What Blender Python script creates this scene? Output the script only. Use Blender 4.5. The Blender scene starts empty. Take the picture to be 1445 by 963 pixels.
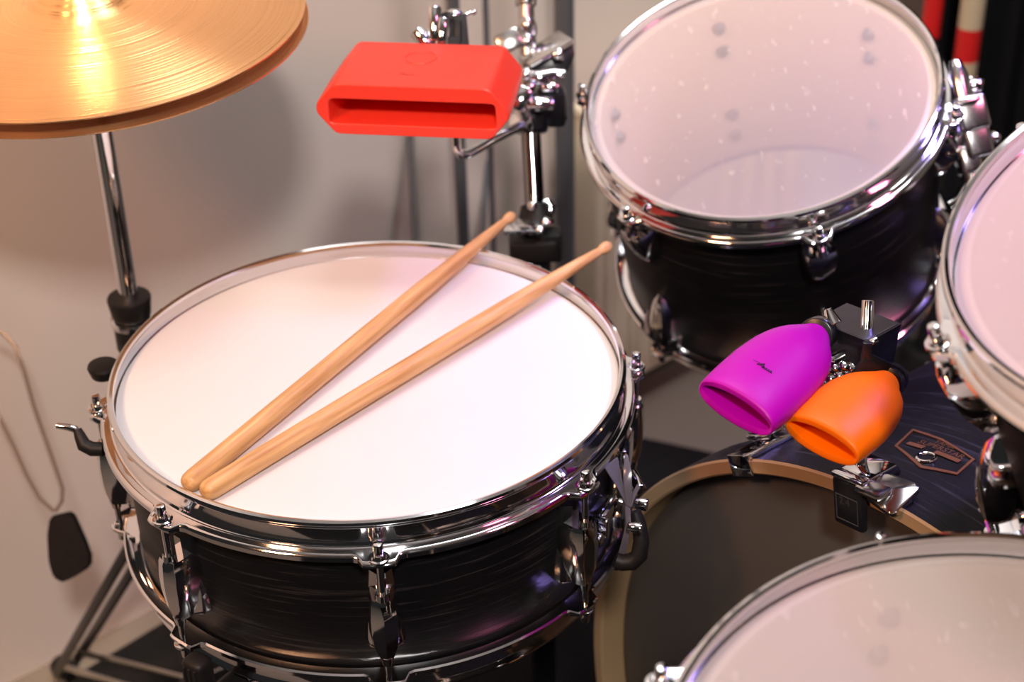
import bpy, bmesh, math, random
from mathutils import Vector, Matrix
random.seed(4)
PI = math.pi
C = bpy.context.scene.collection
sc = bpy.context.scene

# ------------------------------------------------------------------ camera
F, CX, CY, CAMZ = 2260.0, 722.5, 481.5, 1.265
upc = Vector((-100.0, -3620.0, -F)).normalized()          # world up seen from the camera
fwc = Vector((0, 0, 1.0))
Yc = (fwc - upc * fwc.dot(upc)).normalized()
Xc = Yc.cross(upc)
def c2w(v):
    v = Vector(v)
    return Vector((Xc.dot(v), Yc.dot(v), upc.dot(v)))
def at(px, py, t):
    return c2w(((px - CX) / F, (py - CY) / F, 1.0)) * t + Vector((0, 0, CAMZ))
def at_z(px, py, z):
    d = c2w(((px - CX) / F, (py - CY) / F, 1.0))
    return d * ((z - CAMZ) / d.z) + Vector((0, 0, CAMZ))
cd = bpy.data.cameras.new('camera'); cam = bpy.data.objects.new('camera', cd); C.objects.link(cam)
r, u, b = c2w((1, 0, 0)), c2w((0, -1, 0)), c2w((0, 0, -1))
M = Matrix(((r.x, u.x, b.x, 0), (r.y, u.y, b.y, 0), (r.z, u.z, b.z, CAMZ), (0, 0, 0, 1)))
cam.matrix_world = M
cd.sensor_width = 36; cd.lens = F / 1445 * 36; cd.clip_start = 0.02
cd.dof.use_dof = True; cd.dof.focus_distance = 1.02; cd.dof.aperture_fstop = 6.5
sc.camera = cam

# ------------------------------------------------------------------ view, world, lights
sc.view_settings.view_transform = 'Standard'; sc.view_settings.look = 'None'
sc.view_settings.gamma = 1.0; sc.view_settings.exposure = -0.13
sc.view_settings.use_curve_mapping = False
w = bpy.data.worlds.new('world'); sc.world = w; w.use_nodes = True
w.node_tree.nodes['Background'].inputs[0].default_value = (0.9, 0.88, 0.86, 1)
w.node_tree.nodes['Background'].inputs[1].default_value = 0.022
def area(name, loc, target, size, power, col, size_y=None, spread=180):
    l = bpy.data.lights.new(name, 'AREA'); l.energy = power; l.color = col; l.size = size
    if size_y: l.shape = 'RECTANGLE'; l.size_y = size_y
    l.spread = math.radians(spread)
    o = bpy.data.objects.new(name, l); C.objects.link(o); o.location = loc
    d = Vector(target) - Vector(loc); o.rotation_euler = d.to_track_quat('-Z', 'Y').to_euler()
    return o
area('key_light', (0.14, -0.62, 2.15), (-0.05, 1.2, 0.7), 0.16, 32, (1.0, 0.94, 0.89))
area('warm_light', (-1.05, -0.2, 2.0), (-0.55, 1.3, 0.7), 0.3, 9, (1.0, 0.48, 0.24), spread=100)
area('ceiling_fill', (0.2, 1.5, 2.6), (0.15, 1.5, 0.0), 1.0, 15, (0.95, 0.97, 1.0), 0.6)  # unseen overhead fill, added for soft light and chrome reflections
area('wall_wash', (0.55, 1.15, 2.45), (0.15, 1.95, 0.9), 0.3, 4.0, (1.0, 0.96, 0.91), spread=70)  # added fill, lifts the dim wall around the truss
area('hat_streak_light', (-0.40, 1.26, 2.5), (-0.41, 1.2, 0.8), 0.05, 1.0, (1.0, 0.72, 0.45), spread=16)  # unseen lamp added to draw the bright streak on the cymbal
area('violet_light', (1.05, 1.35, 2.1), (0.52, 1.04, 0.62), 0.22, 2.8, (0.42, 0.30, 1.0), spread=45)
area('pink_light', (1.1, 0.3, 2.1), (0.62, 0.8, 0.8), 0.25, 1.4, (1.0, 0.25, 0.45), spread=50)

# ------------------------------------------------------------------ materials
MATS = {}
def new_mat(name):
    m = bpy.data.materials.new(name); m.use_nodes = True; MATS[name] = m
    return m, m.node_tree.nodes, m.node_tree.links, m.node_tree.nodes['Principled BSDF']
def simple(name, col, rough=0.5, metal=0.0, coat=0.0, noise=0.0, nscale=30, bump=0.0, spec=0.5):
    m, N, L, p = new_mat(name)
    p.inputs['Base Color'].default_value = (*col, 1); p.inputs['Roughness'].default_value = rough
    p.inputs['Metallic'].default_value = metal; p.inputs['Coat Weight'].default_value = coat; p.inputs['Specular IOR Level'].default_value = spec
    if noise or bump:
        tc = N.new('ShaderNodeTexCoord'); n = N.new('ShaderNodeTexNoise')
        n.inputs['Scale'].default_value = nscale; n.inputs['Detail'].default_value = 6
        L.new(tc.outputs['Object'], n.inputs['Vector'])
        if noise:
            cr = N.new('ShaderNodeMix'); cr.data_type = 'RGBA'
            cr.inputs['A'].default_value = (*[max(0, c * (1 - noise)) for c in col], 1)
            cr.inputs['B'].default_value = (*[min(1, c * (1 + noise)) for c in col], 1)
            L.new(n.outputs['Fac'], cr.inputs['Factor']); L.new(cr.outputs['Result'], p.inputs['Base Color'])
        if bump:
            bp = N.new('ShaderNodeBump'); bp.inputs['Strength'].default_value = bump; bp.inputs['Distance'].default_value = 0.002
            L.new(n.outputs['Fac'], bp.inputs['Height']); L.new(bp.outputs['Normal'], p.inputs['Normal'])
    return m
chrome = simple('chrome', (0.80, 0.80, 0.82), 0.07, 1.0)
chrome2 = simple('worn_chrome', (0.62, 0.61, 0.6), 0.2, 1.0)
embossed = simple('embossed_black', (0.045, 0.045, 0.05), 0.4)
darkened = simple('darkened_chrome', (0.30, 0.30, 0.31), 0.12, 1.0)  # plain chrome, its dark reflections put into the base colour
blackmetal = simple('black_metal', (0.010, 0.010, 0.013), 0.28, 0.0, 0.0, spec=0.35)
rubber = simple('black_rubber', (0.010, 0.009, 0.009), 0.5, spec=0.3)
darkgrey = simple('rack_grey', (0.17, 0.18, 0.20), 0.4, 0.5)
red = simple('red_plastic', (0.86, 0.045, 0.022), 0.42, noise=0.02, bump=0.02)
redtape = simple('red_paint', (0.55, 0.01, 0.01), 0.5)
creampaint = simple('cream_paint', (0.50, 0.42, 0.29), 0.5)
purple = simple('purple_plastic', (0.46, 0.0, 0.38), 0.42, noise=0.02, spec=0.3)
orange = simple('orange_plastic', (0.98, 0.155, 0.0), 0.42, noise=0.02, spec=0.3)
felt = simple('felt', (0.018, 0.015, 0.015), 0.95, noise=0.3, nscale=200, spec=0.1)
ink = simple('ink', (0.03, 0.0, 0.04), 0.5)
redink = simple('dark_red_ink', (0.25, 0.01, 0.01), 0.5)
wallm = simple('wall_paint', (0.70, 0.62, 0.57), 0.7, noise=0.03, nscale=3)
ceilm = simple('ceiling_paint', (0.72, 0.72, 0.72), 0.8, noise=0.02, nscale=3)
floorm = simple('floor_vinyl', (0.16, 0.14, 0.12), 0.5, noise=0.15, nscale=6)
rugm = simple('rug', (0.010, 0.010, 0.011), 0.95, noise=0.4, nscale=120, bump=0.3, spec=0.05)
blackcloth = simple('black_cloth', (0.006, 0.006, 0.007), 0.9, noise=0.3, nscale=10, spec=0.1)
radm = simple('radiator_enamel', (0.72, 0.66, 0.50), 0.35, noise=0.02, nscale=4)
whitehead = simple('coated_drumhead', (0.79, 0.77, 0.755), 0.55, noise=0.012, nscale=14, bump=0.03)
bassfilm = simple('smoky_drumhead', (0.085, 0.075, 0.068), 0.38, noise=0.08, nscale=4)
maple = simple('maple', (0.46, 0.30, 0.16), 0.5, noise=0.12, nscale=18)
copper = simple('badge_copper', (0.30, 0.12, 0.05), 0.35, 0.5)
cordm = simple('cord', (0.22, 0.17, 0.14), 0.8)
plasticfilm = simple('snare_strap_film', (0.10, 0.095, 0.12), 0.2)

def grain_black(name, axis_scale, col=(0.004, 0.004, 0.005), light=(0.032, 0.028, 0.027)):
    m, N, L, p = new_mat(name)
    tc = N.new('ShaderNodeTexCoord'); mp = N.new('ShaderNodeMapping'); mp.inputs['Scale'].default_value = axis_scale
    n = N.new('ShaderNodeTexNoise'); n.inputs['Scale'].default_value = 1.0; n.inputs['Detail'].default_value = 5; n.inputs['Roughness'].default_value = 0.6
    cr = N.new('ShaderNodeValToRGB'); cr.color_ramp.elements[0].position = 0.56; cr.color_ramp.elements[1].position = 0.70
    cr.color_ramp.elements[0].color = (*col, 1); cr.color_ramp.elements[1].color = (*light, 1)
    bp = N.new('ShaderNodeBump'); bp.inputs['Strength'].default_value = 0.25; bp.inputs['Distance'].default_value = 0.001
    L.new(tc.outputs['Object'], mp.inputs['Vector']); L.new(mp.outputs['Vector'], n.inputs['Vector'])
    L.new(n.outputs['Fac'], cr.inputs['Fac']); L.new(cr.outputs['Color'], p.inputs['Base Color'])
    L.new(n.outputs['Fac'], bp.inputs['Height']); L.new(bp.outputs['Normal'], p.inputs['Normal'])
    p.inputs['Roughness'].default_value = 0.45; p.inputs['Specular IOR Level'].default_value = 0.22
    return m
shellm = grain_black('black_oak_shell', (14, 14, 420))
bassm = grain_black('black_oak_bass', (14, 14, 330), (0.005, 0.005, 0.007), (0.05, 0.045, 0.055))
innerwood = simple('shell_inside_wood', (0.78, 0.66, 0.54), 0.6, noise=0.08, nscale=12)

def film(name, col, fac, rim_r, rim_w=0.014, rough=0.3, scuff=True):
    """translucent drumhead: hazy film with an opaque collar band near the rim"""
    m, N, L, p = new_mat(name)
    out = N['Material Output']
    p.inputs['Base Color'].default_value = (*col, 1); p.inputs['Roughness'].default_value = rough
    tr = N.new('ShaderNodeBsdfTransparent'); tl = N.new('ShaderNodeBsdfTranslucent'); tl.inputs[0].default_value = (*col, 1)
    mx = N.new('ShaderNodeMixShader'); mx.inputs[0].default_value = 0.35
    L.new(p.outputs[0], mx.inputs[1]); L.new(tl.outputs[0], mx.inputs[2])
    m2 = N.new('ShaderNodeMixShader')
    L.new(tr.outputs[0], m2.inputs[1]); L.new(mx.outputs[0], m2.inputs[2])
    tc = N.new('ShaderNodeTexCoord'); sx = N.new('ShaderNodeSeparateXYZ'); L.new(tc.outputs['Object'], sx.inputs[0])
    cx = N.new('ShaderNodeCombineXYZ'); L.new(sx.outputs[0], cx.inputs[0]); L.new(sx.outputs[1], cx.inputs[1])
    ln = N.new('ShaderNodeVectorMath'); ln.operation = 'LENGTH'; L.new(cx.outputs[0], ln.inputs[0])
    mr = N.new('ShaderNodeMapRange'); mr.inputs['From Min'].default_value = rim_r - rim_w; mr.inputs['From Max'].default_value = rim_r - rim_w + 0.002
    mr.inputs['To Min'].default_value = fac; mr.inputs['To Max'].default_value = min(1, fac + 0.3)
    L.new(ln.outputs['Value'], mr.inputs['Value'])
    fout = mr.outputs[0]
    if scuff:
        mp = N.new('ShaderNodeMapping'); mp.inputs['Scale'].default_value = (130, 60, 60); mp.inputs['Rotation'].default_value = (0, 0, 0.9)
        n = N.new('ShaderNodeTexNoise'); n.inputs['Scale'].default_value = 1; n.inputs['Detail'].default_value = 2
        L.new(tc.outputs['Object'], mp.inputs[0]); L.new(mp.outputs[0], n.inputs['Vector'])
        r2 = N.new('ShaderNodeMapRange'); r2.inputs['From Min'].default_value = 0.645; r2.inputs['From Max'].default_value = 0.74; r2.inputs['To Max'].default_value = 0.15
        L.new(n.outputs['Fac'], r2.inputs['Value'])
        ad = N.new('ShaderNodeMath'); ad.operation = 'ADD'; ad.use_clamp = True
        L.new(fout, ad.inputs[0]); L.new(r2.outputs[0], ad.inputs[1]); fout = ad.outputs[0]
    L.new(fout, m2.inputs[0]); L.new(m2.outputs[0], out.inputs['Surface'])
    return m

def cymbal_mat():
    m, N, L, p = new_mat('bronze_cymbal')
    p.inputs['Metallic'].default_value = 0.85; p.inputs['Roughness'].default_value = 0.27
    p.inputs['Anisotropic'].default_value = 0.88
    tg = N.new('ShaderNodeTangent'); tg.direction_type = 'RADIAL'; tg.axis = 'Z'; p.inputs['Anisotropic Rotation'].default_value = 0.25; L.new(tg.outputs[0], p.inputs['Tangent'])
    tc = N.new('ShaderNodeTexCoord'); sx = N.new('ShaderNodeSeparateXYZ'); L.new(tc.outputs['Object'], sx.inputs[0])
    cx = N.new('ShaderNodeCombineXYZ'); L.new(sx.outputs[0], cx.inputs[0]); L.new(sx.outputs[1], cx.inputs[1])
    ln = N.new('ShaderNodeVectorMath'); ln.operation = 'LENGTH'; L.new(cx.outputs[0], ln.inputs[0])
    c2 = N.new('ShaderNodeCombineXYZ'); L.new(ln.outputs['Value'], c2.inputs[0])
    n = N.new('ShaderNodeTexNoise'); n.inputs['Scale'].default_value = 330; n.inputs['Detail'].default_value = 3; L.new(c2.outputs[0], n.inputs['Vector'])
    n.noise_dimensions = '3D'
    bp = N.new('ShaderNodeBump'); bp.inputs['Strength'].default_value = 0.7; bp.inputs['Distance'].default_value = 0.0022
    L.new(n.outputs['Fac'], bp.inputs['Height']); L.new(bp.outputs['Normal'], p.inputs['Normal'])
    cr = N.new('ShaderNodeMix'); cr.data_type = 'RGBA'
    cr.inputs['A'].default_value = (0.78, 0.37, 0.14, 1); cr.inputs['B'].default_value = (1.0, 0.60, 0.29, 1)
    L.new(n.outputs['Fac'], cr.inputs['Factor']); L.new(cr.outputs['Result'], p.inputs['Base Color'])
    return m
bronze = cymbal_mat()

def stick_mat(name, off):
    m, N, L, p = new_mat(name)
    tc = N.new('ShaderNodeTexCoord'); mp = N.new('ShaderNodeMapping'); mp.inputs['Scale'].default_value = (260, 260, 16); mp.inputs['Location'].default_value = (off, off, off)
    n = N.new('ShaderNodeTexNoise'); n.inputs['Scale'].default_value = 1; n.inputs['Detail'].default_value = 6
    L.new(tc.outputs['Object'], mp.inputs[0]); L.new(mp.outputs[0], n.inputs['Vector'])
    cr = N.new('ShaderNodeValToRGB'); cr.color_ramp.elements[0].position = 0.3; cr.color_ramp.elements[1].position = 0.7
    cr.color_ramp.elements[0].color = (0.50, 0.245, 0.085, 1); cr.color_ramp.elements[1].color = (0.80, 0.50, 0.22, 1)
    L.new(n.outputs['Fac'], cr.inputs['Fac']); L.new(cr.outputs['Color'], p.inputs['Base Color'])
    bp = N.new('ShaderNodeBump'); bp.inputs['Strength'].default_value = 0.15; bp.inputs['Distance'].default_value = 0.0006
    L.new(n.outputs['Fac'], bp.inputs['Height']); L.new(bp.outputs['Normal'], p.inputs['Normal'])
    p.inputs['Roughness'].default_value = 0.42
    return m

# ------------------------------------------------------------------ mesh helpers
def frame_of(d):
    d = Vector(d).normalized()
    a = Vector((0, 0, 1)) if abs(d.z) < 0.9 else Vector((1, 0, 0))
    x = a.cross(d).normalized(); return x, d.cross(x), d
class MB:
    def __init__(s): s.b = bmesh.new()
    def loft(s, rings, cap=True, closed=True):
        vr = [[s.b.verts.new(p) for p in ring] for ring in rings]
        n = len(vr[0])
        for i in range(len(vr) - 1):
            for j in range(n if closed else n - 1):
                k = (j + 1) % n
                s.b.faces.new((vr[i][j], vr[i][k], vr[i + 1][k], vr[i + 1][j]))
        if cap:
            s.b.faces.new(vr[0][::-1]); s.b.faces.new(vr[-1])
        return s
    def cyl(s, p0, p1, r0, r1=None, seg=20, rim=0.0):
        p0, p1 = Vector(p0), Vector(p1); r1 = r0 if r1 is None else r1
        x, y, d = frame_of(p1 - p0); Ln = (p1 - p0).length
        st = [(0, r0), (Ln, r1)]
        if rim: st = [(0, r0 - rim), (rim * .3, r0 - rim * .3), (rim, r0), (Ln - rim, r1), (Ln - rim * .3, r1 - rim * .3), (Ln, r1 - rim)]
        return s.loft([[p0 + d * t + (x * math.cos(a) + y * math.sin(a)) * rr for a in [2 * PI * k / seg for k in range(seg)]] for t, rr in st])
    def lathe(s, p0, p1dir, prof, seg=32):
        """prof: (radius, height) along axis"""
        p0 = Vector(p0); x, y, d = frame_of(p1dir)
        return s.loft([[p0 + d * h + (x * math.cos(a) + y * math.sin(a)) * max(rr, 1e-5) for a in [2 * PI * k / seg for k in range(seg)]] for rr, h in prof])
    def tube(s, pts, r, seg=12, rs=None):
        pts = [Vector(p) for p in pts]; rings = []
        x = None
        for i, p in enumerate(pts):
            d = (pts[min(i + 1, len(pts) - 1)] - pts[max(i - 1, 0)]).normalized()
            if x is None: x, y, _ = frame_of(d)
            else: x = (x - d * x.dot(d)).normalized(); y = d.cross(x)
            rr = rs[i] if rs else r
            rings.append([p + (x * math.cos(a) + y * math.sin(a)) * rr for a in [2 * PI * k / seg for k in range(seg)]])
        return s.loft(rings)
    def box(s, c, sz, ax=None, bev=0.0015, seg=2):
        c = Vector(c); X, Y, Z = ax if ax else (Vector((1, 0, 0)), Vector((0, 1, 0)), Vector((0, 0, 1)))
        t = bmesh.new(); bmesh.ops.create_cube(t, size=1.0)
        for v in t.verts: v.co = Vector((v.co.x * sz[0], v.co.y * sz[1], v.co.z * sz[2]))
        if bev: bmesh.ops.bevel(t, geom=t.edges[:], offset=min(bev, min(sz) * .45), segments=seg, affect='EDGES', profile=0.5)
        return s._merge(t, lambda v: c + X * v.x + Y * v.y + Z * v.z)
    def prism(s, pts, c, ax, th, bev=0.001):
        """flat outline (2D pts) in X,Y of ax, extruded th along Z, centred"""
        c = Vector(c); X, Y, Z = ax
        t = bmesh.new(); lo = [t.verts.new((p[0], p[1], -th / 2)) for p in pts]; hi = [t.verts.new((p[0], p[1], th / 2)) for p in pts]
        n = len(pts); t.faces.new(lo[::-1]); t.faces.new(hi)
        for i in range(n): t.faces.new((lo[i], lo[(i + 1) % n], hi[(i + 1) % n], hi[i]))
        if bev: bmesh.ops.bevel(t, geom=t.edges[:], offset=bev, segments=2, affect='EDGES', profile=0.5)
        return s._merge(t, lambda v: c + X * v.x + Y * v.y + Z * v.z)
    def sphere(s, c, rad, sc3=(1, 1, 1)):
        t = bmesh.new(); bmesh.ops.create_uvsphere(t, u_segments=16, v_segments=10, radius=rad); c = Vector(c)
        return s._merge(t, lambda v: c + Vector((v.x * sc3[0], v.y * sc3[1], v.z * sc3[2])))
    def _merge(s, t, fn):
        mp = {v: s.b.verts.new(fn(v.co)) for v in t.verts}
        for f in t.faces:
            s.b.faces.new([mp[v] for v in f.verts])
        t.free(); return s
    def obj(s, name, mat, parent=None, angle=35):
        bmesh.ops.recalc_face_normals(s.b, faces=s.b.faces[:])
        me = bpy.data.meshes.new(name); s.b.to_mesh(me); s.b.free()
        me.polygons.foreach_set('use_smooth', [True] * len(me.polygons)); me.set_sharp_from_angle(angle=math.radians(angle))
        for m in (mat if isinstance(mat, (list, tuple)) else [mat]): me.materials.append(m)
        o = bpy.data.objects.new(name, me); C.objects.link(o)
        if parent: o.parent = parent
        return o
def tag(o, label, cat, group=None, kind=None):
    if label: o['label'] = label
    if cat: o['category'] = cat
    if group: o['group'] = group
    if kind: o['kind'] = kind
    return o
def thing(name, label, cat, loc=(0, 0, 0), group=None, quat=None):
    o = bpy.data.objects.new(name, None); C.objects.link(o); o.location = loc; o.empty_display_size = 0.03
    if quat: o.rotation_mode = 'QUATERNION'; o.rotation_quaternion = quat
    tag(o, label, cat, group); return o
def rel(root, *ps):
    """world points -> the thing's own coordinates (unrotated roots)"""
    out = [Vector(p) - root.location for p in ps]
    return out if len(out) > 1 else out[0]
def lerp(a, b, t): return a + (b - a) * t
def smooth(t): t = max(0, min(1, t)); return t * t * (3 - 2 * t)
def interp(tab, x):
    for (x0, y0), (x1, y1) in zip(tab, tab[1:]):
        if x <= x1: return lerp(y0, y1, max(0, (x - x0) / (x1 - x0)))
    return tab[-1][1]

# ------------------------------------------------------------------ the room
def wall_y(x): return 1.31 + 0.84 * (x + 0.6)
wd = Vector((1, 0.84, 0)).normalized(); wn = Vector((0.84, -1, 0)).normalized()
W0 = Vector((-0.6, 1.31, 0))
def slab(name, a, b2, z0, z1, th, mat, nrm):
    a, b2 = Vector(a), Vector(b2); m = MB(); d = (b2 - a); L_ = d.length; d.normalize()
    m.box((a + b2) / 2 + Vector((0, 0, (z0 + z1) / 2)) - Vector(nrm) * th / 2, (L_, th, z1 - z0), (d, Vector((-d.y, d.x, 0)), Vector((0, 0, 1))), bev=0)
    o = m.obj(name, mat); o['kind'] = 'structure'; return o
pl, pr_ = W0 - wd * 0.9, W0 + wd * 2.0
slab('wall_left', pl, pr_, 0, 2.7, 0.1, wallm, wn)
slab('wall_back', (pr_.x, pr_.y, 0), (pr_.x + 2.2, pr_.y, 0), 0, 2.7, 0.1, wallm, (0, -1, 0))
slab('wall_right', (pr_.x + 2.2, pr_.y, 0), (pr_.x + 2.2, -1.0, 0), 0, 2.7, 0.1, wallm, (-1, 0, 0))
def plane_xy(name, x0, y0, x1, y1, z0, z1, mat):
    m = MB(); m.box(((x0 + x1) / 2, (y0 + y1) / 2, (z0 + z1) / 2), (x1 - x0, y1 - y0, z1 - z0), bev=0); o = m.obj(name, mat); o['kind'] = 'structure'; return o
plane_xy('floor', -1.6, -2.6, 3.3, 3.0, -0.06, 0, floorm)
plane_xy('ceiling', -1.6, -1.0, 3.3, 3.0, 2.7, 2.76, ceilm)

# black drum rug
m = MB(); m.prism([(-0.51, -2.5), (1.25, -2.5), (1.25, 1.50), (0.42, 1.66), (0.10, 1.80), (-0.10, 1.66), (-0.42, 1.42), (-0.51, 1.33)], (0, 0, 0.0012),
                  (Vector((1, 0, 0)), Vector((0, 1, 0)), Vector((0, 0, 1))), 0.0022, 0.0008)
tag(m.obj('drum_rug', rugm), 'black rug on the floor under the whole drum kit', 'rug')

# ------------------------------------------------------------------ drums
def hoop_mesh(R, ears, z0=0.0, sgn=1, earhw=0.062, H=0.020, out=0.0065, earout=0.0145, seg=360):
    rc = R - 0.0028
    rings = []
    for i in range(seg):
        a = 2 * PI * i / seg; e = 0
        for ea in ears:
            dd = abs((a - ea + PI) % (2 * PI) - PI); e = max(e, 1 - smooth((dd - earhw * .75) / (earhw * .5)))
        fl = R + lerp(out, earout, e); dz = lerp(0.0, 0.0012, e)
        lip = lerp(0.0055, 0.0035, e)
        prof = [(rc - .0012, -H), (rc - .0012, -.0058), (rc - .0012, -.0052), (rc - .0022, -.003), (rc - .0016, -.0008), (rc + .0004, 0), (rc + .0022, -.0008), (rc + .0028, -.0026), (rc + .0020, -.0044),
                (rc + .0008, -.0058), (rc + .0006, -.0066), (rc + .0006, -H + .0030), (rc + .0007, -H + .0024), (rc + .0015, -H + .0008), (rc + .0030, -H), (rc + .0036, -H), (fl - .0028, -H - dz), (fl - .0022, -H - dz), (fl - .0006, -H - .0006 - dz), (fl + .0006, -H - .0022 - dz), (fl + .0006, -H - lip - dz),
                (fl - .0008, -H - lip - .0008 - dz), (fl - .0016, -H - .0028 - dz), (rc + .0035, -H - .0014), (rc - .0012, -H - .0025)]
        rings.append([(r_ * math.cos(a), r_ * math.sin(a), z0 + sgn * z_) for r_, z_ in prof])
    m = MB(); rings.append(None)
    vr = [[m.b.verts.new(p) for p in ring] for ring in rings[:-1]]; n = len(vr[0])
    for i in range(seg):
        for j in range(n):
            m.b.faces.new((vr[i][j], vr[i][(j + 1) % n], vr[(i + 1) % seg][(j + 1) % n], vr[(i + 1) % seg][j]))
    return m
def ring_mesh(prof, seg=160):
    """closed profile revolved about z"""
    m = MB(); vr = [[m.b.verts.new((r_ * math.cos(2 * PI * i / seg), r_ * math.sin(2 * PI * i / seg), z_)) for r_, z_ in prof] for i in range(seg)]
    n = len(prof)
    for i in range(seg):
        for j in range(n):
            m.b.faces.new((vr[i][j], vr[i][(j + 1) % n], vr[(i + 1) % seg][(j + 1) % n], vr[(i + 1) % seg][j]))
    return m
def disc_mesh(prof, seg=128):
    """open profile from the centre outwards, first radius 0"""
    m = MB(); c = m.b.verts.new((0, 0, prof[0][1]))
    vr = [[m.b.verts.new((r_ * math.cos(2 * PI * i / seg), r_ * math.sin(2 * PI * i / seg), z_)) for i in range(seg)] for r_, z_ in prof[1:]]
    for i in range(seg):
        m.b.faces.new((c, vr[0][i], vr[0][(i + 1) % seg]))
        for k in range(len(vr) - 1):
            m.b.faces.new((vr[k][i], vr[k + 1][i], vr[k + 1][(i + 1) % seg], vr[k][(i + 1) % seg]))
    return m
def rad_ax(a):
    er = Vector((math.cos(a), math.sin(a), 0)); et = Vector((-math.sin(a), math.cos(a), 0)); return er, et, Vector((0, 0, 1))
def lug_loft(m, a, rs, prof):
    """prof rows (z, half width, depth from the shell at rs, ridge) -> faceted lug casting"""
    er, et, ez = rad_ax(a); rings = []
    for z, hw, dp, rg in prof:
        pts = [(-hw, -.001), (-hw, dp * .72), (-hw * .84, dp * .97), (-hw * .70, dp), (0, dp + rg), (hw * .70, dp), (hw * .84, dp * .97), (hw, dp * .72), (hw, -.001)]
        rings.append([er * (rs + q) + et * p + ez * z for p, q in pts])
    m.loft(rings)
def rod_mesh(m, a, rr, ztop, zbot, up=1):
    er, et, ez = rad_ax(a); p = er * rr
    m.cyl(p + ez * ztop, p + ez * zbot, 0.0024, seg=12)
    m.cyl(p + ez * (ztop - .001 * up), p + ez * (ztop + .0012 * up), 0.0068, seg=20, rim=.0004)
    m.cyl(p + ez * (ztop + .0012 * up), p + ez * (ztop + .0032 * up), 0.0052, 0.0046, seg=20)
    m.cyl(p + ez * (ztop + .003 * up), p + ez * (ztop + .0120 * up), 0.0034, 0.0031, seg=14, rim=.0007)
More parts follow.
